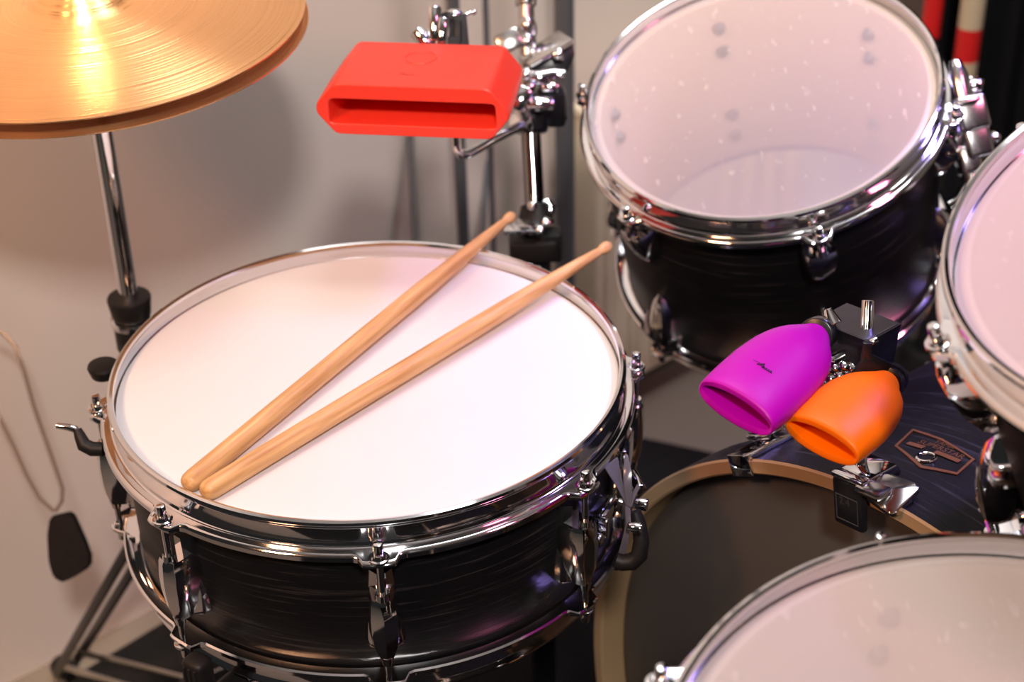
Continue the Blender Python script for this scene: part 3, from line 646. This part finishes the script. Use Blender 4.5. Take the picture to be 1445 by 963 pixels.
# multi clamp: wing plates, knobs, ratchet blocks
def ax_px(dx, dy):
    """axes whose X runs along the picture direction (dx, dy) as seen head-on, Z towards the lens side"""
    X = c2w((dx, dy, 0)).normalized(); Zv = c2w((0, 0, -1)); return X, Zv.cross(X), Zv
m = MB(); m.box(pl_(at(770, 70, T - .01)), (.044, .026, .005), (ax_px(1, -.62)[0], c2w((0.45, .45, -.75)).normalized(), ax_px(1, -.62)[0].cross(c2w((0.45, .45, -.75)).normalized())), .0015)
m.box(pl_(at(718, 58, T - .01)), (.022, .018, .005), ax_px(1, -.5), .002)
mc = m.obj('tilter_plate', chrome2, pst)
m = MB(); m.prism([(-.022, -.004), (.02, .016), (.022, .004), (.016, -.010), (-.006, -.016)], pl_(at(776, 86, T)), (ax_px(1, 0)[0], -ax_px(1, 0)[1] * -1, ax_px(1, 0)[2]), .016, .002)
m.cyl(pl_(at(748, 140, T)), pl_(at(750, 188, T)), .017, .015, rim=.003); m.box(pl_(at(778, 150, T)), (.026, .024, .034), bev=.005); m.cyl(pl_(at(785, 135, T)), pl_(at(792, 172, T)), .009, .006, rim=.002)
m.obj('ratchet', blackmetal, pst)
m = MB()
m.cyl(pl_(at(780, 78, T - .02)), pl_(at(793, 75, T - .02)), .0055, .0065, rim=.0015)
m.tube([pl_(at(px, py, T - .025)) for px, py in ((738, 104), (750, 110), (765, 110), (780, 104), (796, 106))], .005, rs=[.004, .0065, .0075, .005, .0055])
m.cyl(pl_(at(738, 108, T - .03)), pl_(at(746, 103, T - .03)), .006, rim=.001); m.cyl(pl_(at(765, 122, T - .02)), pl_(at(788, 124, T - .02)), .0065, .0055, rim=.001)
m.cyl(pl_(at(742, 146, T - .025)), pl_(at(782, 148, T - .025)), .008, .0065, rim=.002); m.box(pl_(at(735, 142, T - .03)), (.022, .014, .030), ax_px(.5, -.86), .003)
m.cyl(pl_(at(746, 126, T - .03)), pl_(at(752, 124, T - .04)), .0045, rim=.001)
m.cyl(pl_(at(733, 168, T - .03)), pl_(at(742, 178, T - .02)), .011, .009, rim=.002)
m.obj('wing_nut', chrome, pst)
# L-rod and block holder
RB = Vector((0, 0, 0)); TB = 1.19
arm = thing('block_mount', 'bent chrome L-rod with bolted holder carrying the red block', 'mounting arm', at(655, 215, 1.325))
def al(p): return Vector(p) - arm.location
pts = [at(738, 176, 1.385), at(715, 187, 1.37), at(692, 199, 1.35), at(672, 211, 1.335), at(660, 217, 1.328), at(650, 218, 1.325), at(645, 211, 1.322), at(644, 198, 1.32), at(640, 120, 1.318), at(636, 50, 1.315), at(633, 28, 1.315)]
m = MB(); m.tube([al(p) for p in pts], .0042, seg=16); m.obj('l_rod', chrome, arm)
m = MB(); A1 = (c2w((1, 0, 0)), c2w((0, -1, 0)), c2w((0, 0, -1)))
m.prism([(-.022, -.020), (-.011, .006), (.002, .009), (.015, .013), (.018, -.020), (.006, -.016), (0, -.024), (-.008, -.018)], al(at(632, 42, 1.305)), A1, .012, .0015)
m.box(al(at(646, 46, 1.305)), (.007, .020, .016), A1, .002); m.cyl(al(at(635, 22, 1.307)), al(at(633, 34, 1.305)), .0075, .008, rim=.001)
m.box(al(at(625, 80, 1.300)), (.03, .03, .016), A1, .002)
hd = m.obj('holder', rubber, arm)
for (x0, y0, x1, y1, rr_) in ((614, 60, 613, 10, .0058), (623, 64, 626, 26, .0062), (606, 66, 587, 43, .0062)):
    m = MB(); m.cyl(al(at(x0, y0, 1.295)), al(at(x1, y1, 1.295)), rr_, seg=20, rim=.0014); m.obj('bolt', chrome, hd)
m = MB(); m.sphere(al(at(641, 21, 1.305)), .0062, (1.2, 1, .8)); m.tube([al(at(px, py, 1.305)) for px, py in ((646, 25), (658, 20), (669, 15))], .0016); m.sphere(al(at(669, 17, 1.305)), .0025)
m.obj('wing_nut', chrome, hd)

# red block: wide faceted box with a slot
def ray_poly(poly, ang):
    """distance-normalised sampling of a convex 2D polygon from its centre"""
    dx, dy = math.cos(ang), math.sin(ang); best = None
    for i in range(len(poly)):
        (x1, y1), (x2, y2) = poly[i], poly[(i + 1) % len(poly)]
        ex, ey = x2 - x1, y2 - y1; den = dx * ey - dy * ex
        if abs(den) < 1e-12: continue
        t = (x1 * ey - y1 * ex) / den; s_ = (x1 * dy - y1 * dx) / den
        if t > 0 and -1e-6 <= s_ <= 1 + 1e-6 and (best is None or t < best): best = t
    return (dx * best, dy * best)
def round_poly(poly, rr, k=4):
    out = []
    n = len(poly)
    for i in range(n):
        p, c_, q = Vector(poly[i - 1]), Vector(poly[i]), Vector(poly[(i + 1) % n])
        a_ = c_ + (p - c_).normalized() * min(rr, (p - c_).length * .4); b_ = c_ + (q - c_).normalized() * min(rr, (q - c_).length * .4)
        for j in range(k + 1):
            t = j / k; out.append(tuple((a_ * (1 - t) ** 2 + c_ * 2 * t * (1 - t) + b_ * t * t)))
    return out
def sample(poly, asp, cy, N_=144, sx=1, sy=1, dx=0, dy=0):
    pp = [((x - 0), (y - cy) * asp) for x, y in poly]
    res = []
    for i in range(N_):
        x, y = ray_poly(pp, 2 * PI * i / N_ + .001); res.append((x * sx + dx, (y / asp) * sy + cy + dy))
    return res
fy = Vector((math.sin(rad(9)), math.cos(rad(9)), 0)).normalized(); fx = Vector((fy.y, -fy.x, 0)); 
# small nose-up tilt about its width
RBp = at(583, 194, TB)
redb = thing('jam_block', 'wide red plastic percussion block with a long slot, above the snare', 'percussion block', RBp)
out_poly = round_poly([(-.059, 0), (.059, 0), (.073, .017), (.0725, .024), (.0585, .041), (-.0575, .041), (-.0725, .024), (-.073, .017)], .0035)
slot = round_poly([(-.0625, .0095), (.0625, .0095), (.062, .0285), (-.062, .0285)], .004)
def RP(p, y_, fwd=0): return fx * p[0] + fy * y_ + Vector((0, 0, 1)) * p[1]
asp = 3.0; cyy = .019
o1 = sample(out_poly, asp, cyy); s1 = sample(slot, asp, cyy)
def sc_(l, f, g=None, dz=0): g = g or f; return [(x * f, (y - cyy) * g + cyy + dz) for x, y in l]
rings = []
rings.append([RP(p, .056) for p in sc_(s1, .80, .6)]); rings.append([RP(p, .052) for p in sc_(s1, .9, .9)]); rings.append([RP(p, .004) for p in s1]); rings.append([RP(p, .0004) for p in sc_(s1, 1.008, 1.05)]); rings.append([RP(p, -.0002) for p in sc_(s1, 1.02, 1.12)])
rings.append([RP(p, 0) for p in sc_(o1, .975, .94)]); rings.append([RP(p, .0008) for p in sc_(o1, .992, .98)]); rings.append([RP(p, .003) for p in o1])
rings.append([RP(p, .045) for p in sc_(o1, 1.0, 1.04)]); rings.append([RP(p, .081) for p in sc_(o1, .985, 1.04)]); rings.append([RP(p, .084) for p in sc_(o1, .96, .97)]); rings.append([RP(p, .085) for p in sc_(o1, .9, .9)])
m = MB(); m.loft(rings); m.obj('body', red, redb, angle=28)
m = MB(); ctr = RP((-.002, .0418), .052)
m.tube([ctr + (fx * math.cos(t) + fy * math.sin(t)) * .012 for t in [2 * PI * k / 24 for k in range(25)]], .0006, seg=6); m.obj('embossed_ring', red, redb)
def squiggle(name, mat, parent, fn, s_):
    """small signature-like brand mark: a swoosh with short letters"""
    m = MB()
    def st_(pp, w_):
        pts = [fn(x * s_, y * s_) for x, y in pp]; m.tube(pts, w_ * s_, seg=6)
    st_([(-1.0, .12), (-.7, .2), (-.35, .22), (-.15, .3)], .025); st_([(-.55, -.05), (-.3, .15), (-.1, .4), (-.08, .1), (-.05, -.1)], .055); st_([(-.45, .05), (-.1, .08)], .05)
    for k in range(4): st_([(.02 + k * .22, .1), (.03 + k * .22, -.1), (.10 + k * .22, .08), (.18 + k * .22, -.1)], .045)
    st_([(-.1, -.12), (.9, -.12)], .03)
    return m.obj(name, mat, parent)
squiggle('brand_mark', redink, redb, lambda x, y: RP((x - .008, .0412), .020 + y * .9), .008)

# purple and orange duckbill blocks
def duckbill(label, mat, mouth, neck, wvec, Wd, Th, mark=False):
    mouth, neck = Vector(mouth), Vector(neck); u_ = (neck - mouth); L_ = u_.length; u_.normalize()
    w_ = Vector(wvec); w_ = (w_ - u_ * w_.dot(u_)).normalized(); v_ = w_.cross(u_) 
    if v_.z < 0: v_ = -v_
    root = thing('jam_block', label, 'percussion block', mouth)
    N_ = 72
    def ring(s_, W_, T_, rnd, ex=.80):
        out = []
        for i in range(N_):
            a = 2 * PI * i / N_; ca, sa = math.cos(a), math.sin(a)
            lens = (W_ / 2 * ca, T_ / 2 * math.copysign(abs(sa) ** ex, sa)); el = (W_ / 2 * ca, T_ / 2 * sa)
            x, z = lerp(lens[0], el[0], rnd), lerp(lens[1], el[1], rnd)
            out.append(w_ * x + v_ * z + u_ * s_ * L_)
        return out
    tabW = [(0, 1.0), (.2, 1.04), (.42, 1.05), (.6, 1.0), (.74, .91), (.85, .76), (.93, .56), (.97, .44), (1, .40)]
    tabT = [(0, .80), (.15, .92), (.4, 1.0), (.65, 1.05), (.8, 1.0), (.9, .85), (1, .72)]
    R_ = []
    R_.append(ring(.70, Wd * .4, Th * .2, 0)); R_.append(ring(.62, Wd * .75, Th * .40, 0, 1.1)); R_.append(ring(.3, Wd * .88, Th * .50, 0, 1.1)); R_.append(ring(.03, Wd * .90, Th * .44, 0, 1.15)); R_.append(ring(.006, Wd * .91, Th * .46, 0, 1.15))
    R_.append(ring(-.004, Wd * .965, Th * .68, 0)); R_.append(ring(.002, Wd * .99, Th * .75, 0)); R_.append(ring(.02, Wd * 1.0, Th * .80, 0))
    for k in range(1, 21):
        s_ = .02 + k / 20 * .98; R_.append(ring(s_, Wd * interp(tabW, s_), Th * interp(tabT, s_), smooth((s_ - .5) / .5)))
    R_.append(ring(1.03, Wd * .36, Th * .66, 1)); R_.append(ring(1.04, Wd * .28, Th * .5, 1))
    m = MB(); m.loft(R_); bo = m.obj('body', mat, root, angle=50)
    if mark:
        squiggle('brand_mark', ink, root, lambda x, y: u_ * (.28 * L_ + y * 1.1) + w_ * (x - .002) + v_ * (Th * .49), .0075)
    return root
TP = .985
duckbill('purple plastic percussion block with dark brand mark, left of the orange one', purple, at(1038, 576, .955), at(1150, 478, 1.025), at(1096, 604, .95) - at(984, 548, .965), .053, .031, True)
duckbill('orange plastic percussion block, right of the purple one in front of the rod', orange, at(1159, 622, .955), at(1248, 545, 1.005), at(1214, 650, .945) - at(1103, 604, .965), .051, .030)

# ------------------------------------------------------------------ hoop clamp with rod and black bracket
rb0 = Vector((.2215, .8215, .634)); rt = at(1225, 424, 1.028)
hc = thing('hoop_clamp', 'chrome clamp gripping the bass drum hoop with an upright rod', 'clamp', rb0)
def cl_(p): return Vector(p) - rb0
axis = -Bn; tang = Vector((0, 0, 1)).cross(axis).normalized(); 
# tangent of the hoop at this spot
hp = bl(rb0); ha = math.atan2(hp.y, hp.x); h_er = bq @ Vector((math.cos(ha), math.sin(ha), 0)); h_et = bq @ Vector((-math.sin(ha), math.cos(ha), 0)); hz_ = Bn
hoop_pt = BC + h_er * BR
if h_et.x < 0: h_et = -h_et
m = MB()
m.box(cl_(hoop_pt + h_er * .0035 - hz_ * .010), (.026, .007, .036), (h_et, h_er, hz_), .004, 3)
m.box(cl_(hoop_pt - h_er * .010 + hz_ * .0075), (.025, .034, .006), (h_et, h_er, hz_), .002)
bodyo = m.obj('clamp_body', blackmetal, hc)
m = MB(); m.box(cl_(hoop_pt + h_er * .0085 + hz_ * .007), (.027, .004, .007), (h_et, h_er, hz_), .0015); m.box(cl_(hoop_pt + h_er * .0085 - hz_ * .011), (.024, .003, .026), (h_et, h_er, hz_), .001)
m.obj('top_plate', chrome, bodyo)
def wing(px, py, sx, sy, t, tilt, up_=.5):
    m = MB(); X = (h_et * math.cos(tilt) + h_er * math.sin(tilt)).normalized(); Y = (-hz_ * math.cos(up_) + h_er * math.sin(up_)).normalized(); Z = X.cross(Y)
    m.prism(round_poly([(-sx / 2, -sy * .38), (sx / 2, -sy / 2), (sx / 2, sy / 2), (-sx / 2, sy * .38)], .005, 5), cl_(at(px, py, t)), (X, Y, Z), .004, .0015); return m
m = wing(1257, 697, .028, .029, 1.010, -.10, .35); m.box(cl_(at(1232, 692, 1.01)), (.02, .006, .014), (h_et, h_er, hz_), .002); m.obj('wing_screw', chrome2, hc)
m = wing(1188, 664, .030, .020, 1.07, .35); m.obj('wing_screw', chrome2, hc)
m = MB(); m.cyl(cl_(rb0 - Vector((0, 0, .01))), cl_(rt), .0042, seg=24, rim=.0006)
m.obj('rod', chrome, hc)
# writing on the clamp face
fpos = hoop_pt - h_er * .012 + hz_ * .0108
text_mesh('2.4', .0075, embossed, hc, lambda v: cl_(fpos + h_et * (v.x - .002) + h_er * (v.y + .004)), 'lettering')
m = MB()
for k in range(1): m.tube([cl_(fpos + h_et * x + h_er * y) for x, y in ((-.009, -.010), (.009, -.010), (.009, .008), (-.009, .008), (-.009, -.010))], .0004, seg=6)
m.obj('embossed_frame', embossed, hc)
# black bracket plates with the bolts for both blocks
bk = thing('block_bracket', 'black angled bracket plate on the rod, holding the purple and orange blocks', 'bracket', at(1226, 500, 1.01))
def bkl(p): return Vector(p) - bk.location
cA, cB, cC = at(1149, 452, 1.045), at(1226, 483, 1.005), at(1272, 457, 1.03); 
def face_box(a_, b_, h_, th):
    m = MB(); d_ = (b_ - a_); X = d_.normalized(); Z = Vector((0, 0, 1)); Y = Z.cross(X).normalized(); Z = X.cross(Y)
    m.box(bkl((a_ + b_) / 2 - Z * h_ / 2 + Y * th / 2), (d_.length, th, h_), (X, Y, Z), .0012); return m
cD = cA + (cC - cB)
m = MB()
zt = Vector((0, 0, .003))
m.loft([[bkl(cA), bkl(cB), bkl(cC), bkl(cD)], [bkl(cA - zt), bkl(cB - zt), bkl(cC - zt), bkl(cD - zt)]]); m.obj('top_plate', blackmetal, bk)
face_box(cA, cB, .030, .003).obj('left_plate', blackmetal, bk); face_box(cB, cC, .030, .003).obj('right_plate', blackmetal, bk)
m = MB(); Xo = (at(1268, 535, 1.01) - at(1222, 508, 1.0)).normalized(); Zo = c2w((-.35, .1, -1)).normalized(); Yo = Zo.cross(Xo).normalized(); Zo = Xo.cross(Yo)
op = [(-.022, -.010), (.004, -.012)] + [(.004 + .012 * math.sin(PI * k / 8), -.012 * math.cos(PI * k / 8)) for k in range(1, 8)] + [(.004, .012), (-.022, .010)]
m.prism(op, bkl(at(1247, 536, 1.012)), (Xo, Yo, Zo), .003, .0008)
m.box(bkl(at(1221, 512, 1.005)), (.006, .003, .03), bev=.0008)
m.cyl(bkl(at(1249, 540, 1.010)), bkl(at(1260, 534, 1.025)), .0105, rim=.001); m.obj('tab_plate', blackmetal, bk)
m = MB(); m.cyl(bkl(at(1150, 474, 1.02)), bkl(at(1158, 470, 1.035)), .0115, rim=.001); m.obj('washer', blackmetal, bk)
m = MB(); m.cyl(bkl(at(1176, 458, 1.03)), bkl(at(1168, 436, 1.03)), .0058, .0028, seg=20, rim=.0006); m.obj('cone_nut', chrome, bk)
m = MB(); m.cyl(bkl(at(1228, 484, 1.0)), bkl(at(1238, 479, 1.0)), .002, rim=.0005); m.obj('screw', chrome, bk)
m = MB()
for px, py, rr_ in ((1166, 523, .006), (1178, 519, .0055), (1192, 517, .006), (1205, 519, .0068), (1172, 534, .0055), (1184, 530, .005), (1160, 541, .005), (1212, 526, .005), (1197, 532, .005)):
    m.sphere(bkl(at(px, py, 1.03)), rr_, (1.1, 1.0, .8))
m.cyl(bkl(at(1172, 512, 1.03)), bkl(at(1195, 500, 1.035)), .005); m.cyl(bkl(at(1188, 518, 1.03)), bkl(at(1208, 530, 1.03)), .004)
m.obj('wing_nut', chrome, bk)

# ------------------------------------------------------------------ tom mount between the two rack toms
tm = thing('tom_mount', 'chrome tom holder with pointed tube on the right side of the hazy-headed rack tom', 'tom mount', at(1358, 170, 1.33))
def tl(p): return Vector(p) - tm.location
t_ = 1.33
m = MB(); m.lathe(tl(at(1362, 165, t_)), at(1347, 84, t_) - at(1362, 165, t_), [(.0001, -.002), (.010, -.0015), (.0100, .020), (.0090, .030), (.0085, .036), (.0052, .046), (.0040, .048), (.0001, .0482)], 28); m.obj('tube_end', chrome2, tm)
m = MB(); m.box(tl(at(1366, 162, t_)), (.026, .030, .036), (ax_px(1, -.25)[0], ax_px(1, -.25)[1], ax_px(1, 0)[2]), .004, 3); m.box(tl(at(1362, 145, t_ - .02)), (.024, .004, .010), ax_px(1, -.3), .001)
m.box(tl(at(1374, 195, t_)), (.024, .036, .028), ax_px(1, -.25), .005, 3); m.box(tl(at(1366, 225, t_)), (.020, .026, .020), ax_px(1, -.2), .005, 3); m.obj('holder_block', chrome2, tm)
m = MB(); m.cyl(tl(at(1366, 122, t_)), tl(at(1382, 120, t_)), .006, .0075, rim=.001); m.box(tl(at(1375, 120, t_ + .005)), (.014, .012, .008), ax_px(1, .2), .002); m.obj('wing_bolt', chrome, tm); m = MB()
m.cyl(tl(at(1380, 204, t_)), tl(at(1396, 198, t_)), .004); m.sphere(tl(at(1394, 199, t_)), .0055); m.sphere(tl(at(1404, 194, t_)), .0055); m.cyl(tl(at(1395, 199, t_)), tl(at(1395, 215, t_)), .0045)
m.obj('wing_bolt', chrome, tm)
m = MB(); m.tube([tl(p) for p in (at(1366, 228, t_), at(1372, 262, t_ + .0), at(1378, 330, t_ - .03), at(1385, 420, 1.25), BC + Vector((.20, .150, .36)), BC + Vector((.20, .150, .30)))], .008, seg=16); m.obj('down_tube', chrome2, tm)
m = MB(); er_, et_, ez_ = rad_ax(rad(-8)); 
m.tube([tl(at(1376, 235, t_)), tl(at(1368, 255, t_)), tl(at(1352, 282, t_)), tl(at(1338, 290, t_))], .005); m.obj('tom_bracket', chrome, tm)

# ------------------------------------------------------------------ hanging tag on a cord
tg = thing('hanging_pouch', 'dark felt pouch hanging on a thin cord loop against the left wall', 'pouch', at(98, 770, 1.50))
def tgl(p): return Vector(p) - tg.location
tt = 1.50
pts2 = [(-28, -16), (-26, 22), (-20, 42), (-10, 52), (6, 46), (28, 32), (33, 20), (24, -6), (8, -42), (2, -48), (-24, -42)]
sc2 = tt / F
m = MB(); m.prism(round_poly([(x * sc2, -y * sc2) for x, y in pts2][::-1], .004, 3), tgl(at(97, 770, tt)), (c2w((1, 0, 0)), c2w((0, -1, 0)), c2w((0, 0, -1))), .012, .003); m.obj('pouch_body', felt, tg)
m = MB(); pc = [(-14, 462), (6, 472), (22, 490), (34, 525), (48, 575), (64, 620), (78, 660), (88, 690), (87, 708), (78, 722)]
m.tube([tgl(at(px, py, tt + .0)) for px, py in pc], .0019, seg=8)
pc = [(-14, 560), (0, 592), (20, 632), (38, 672), (56, 704), (76, 722)]
m.tube([tgl(at(px, py, tt + .0)) for px, py in pc], .0019, seg=8); m.obj('cord_loop', cordm, tg)

# ------------------------------------------------------------------ metal rack, cable, radiator, dark corner
def vpost(px, y_, z1=2.1):
    d = at(px, 180, 1) - Vector((0, 0, CAMZ)); p = d * (y_ / d.y); return Vector((p.x, p.y, 0))
rk0 = vpost(647, 1.66); rk1 = vpost(797, 1.72); rk2 = vpost(688, 1.80)
rack = thing('lighting_truss', 'grey metal lattice truss standing behind the percussion stand', 'truss', (rk0 + rk1 + rk2) / 3)
def rl(p): return Vector(p) - rack.location
for p, rr_ in ((rk0, .0072), (rk1, .0115), (rk2, .0060)):
    m = MB(); m.cyl(rl(p), rl(p + Vector((0, 0, 1.9))), rr_, seg=20); m.obj('post', darkgrey, rack)
for a_, b_ in ((rk0, rk2), (rk2, rk1), (rk0, rk1)):
    for k in range(3):
        z_ = .12 + k * .62
        m = MB(); m.cyl(rl(a_ + Vector((0, 0, z_))), rl(b_ + Vector((0, 0, z_ + .30))), .0032, seg=12); m.obj('diagonal_brace', darkgrey, rack)
for z_ in (.03, 1.88):
    m = MB()
    for a_, b_ in ((rk0, rk2), (rk2, rk1), (rk0, rk1)): m.cyl(rl(a_ + Vector((0, 0, z_))), rl(b_ + Vector((0, 0, z_))), .006, seg=12)
    m.obj('end_frame', darkgrey, rack)
m = MB(); ct = 1.86
m.tube([at(px, py, ct) for px, py in ((570, -60), (571, 0), (573, 60), (577, 150), (580, 220), (584, 290), (588, 360), (590, 440), (596, 520), (604, 600))], .0042, seg=10)
cab = m.obj('cable', simple('cable_grey', (.12, .11, .11), .6)); tag(cab, 'thin dark cable hanging down the wall left of the truss', 'cable')
# radiator
ra = Vector((.050, wall_y(.050), 0)); rlen = .40
rdo = ra + wn * .07
rt_ = thing('radiator', 'cream ribbed panel radiator standing low on the wall right of the truss', 'radiator', rdo)
m = MB(); ctr = wd * (rlen / 2) + Vector((0, 0, .255))
m.box(ctr, (rlen, .05, .40), (wd, -wn, Vector((0, 0, 1))), .006, 3)
for k in range(9): m.box(wd * (rlen * (k + .5) / 9) + Vector((0, 0, .255)) + wn * .026, (.020, .008, .37), (wd, -wn, Vector((0, 0, 1))), .004, 2)
m.obj('panel', radm, rt_)
m = MB(); m.box(wd * (rlen / 2) + Vector((0, 0, .461)), (rlen + .006, .058, .014), (wd, -wn, Vector((0, 0, 1))), .004); m.obj('top_grille', radm, rt_)
for k in (.15, .85):
    m = MB(); m.box(wd * rlen * k + Vector((0, 0, .03)), (.02, .045, .06), (wd, -wn, Vector((0, 0, 1))), .003); m.obj('foot', radm, rt_)
# black curtain at the back right
def curtain(px0, y0, length, label):
    d = at(px0, 60, 1) - Vector((0, 0, CAMZ)); p = d * (y0 / d.y); base = Vector((p.x, p.y, 0)); N_ = 160
    m = MB(); rings = []
    pts = []
    for i in range(N_ + 1):
        x = length * i / N_; yy = .018 * math.sin(i * .42) + .008 * math.sin(i * 1.3)
        pts.append((x, yy))
    for z_ in (0.01, .8, 1.6, 2.4):
        rings.append([Vector((x, y_, z_)) for x, y_ in pts] + [Vector((x, y_ + .006, z_)) for x, y_ in reversed(pts)])
    m.loft(rings); o = m.obj('curtain', blackcloth); o.location = base; return tag(o, label, 'curtain')
curtain(1305, 2.02, 1.4, 'black floor-length curtain closing the right side of the background')
def striped(px, y_, rr_, segs, label, h0):
    d = at(px, 60, 1) - Vector((0, 0, CAMZ)); p = d * (y_ / d.y); root = thing('striped_post', label, 'post', (p.x, p.y, 0))
    z = 0
    for z1, z2, mt in segs:
        m = MB(); m.cyl((0, 0, z1), (0, 0, z2), rr_, seg=24); m.obj('stripe', mt, root)
    m = MB(); m.cyl((0, 0, 0), (0, 0, .03), rr_ * 2.5, rr_ * 2, rim=.004); m.obj('base', rubber, root)
    return root
def z_at(px, py, y_):
    d = at(px, py, 1) - Vector((0, 0, CAMZ)); return (d * (y_ / d.y)).z + CAMZ
zA, zB = z_at(1360, 38, 1.93), z_at(1360, 84, 1.93)
st_len = zA - zB
segs = []; z = .03; k = 0
edges = [zB]
edges = [.03, edges[0] - st_len * .9] + edges[::-1]; e = zA
while e < 1.3: edges.append(e); e += st_len * 1.9
edges.append(1.4); edges = sorted(set(edges)); iz = edges.index(zB)
for i in range(len(edges) - 1): segs.append((edges[i], edges[i + 1], blackmetal if i == 0 else redtape if (i - iz) % 2 == 0 else creampaint))
striped(1366, 1.93, .0155, segs, 'red and cream banded post in the dark background between the two rack toms', 0)
z3 = z_at(1310, 50, 1.96)
striped(1311, 1.96, .0125, [(.03, z3, blackmetal), (z3, z3 + .09, redtape), (z3 + .09, 1.3, darkgrey)], 'dark post with one red band just behind the upper tom rim', 0)
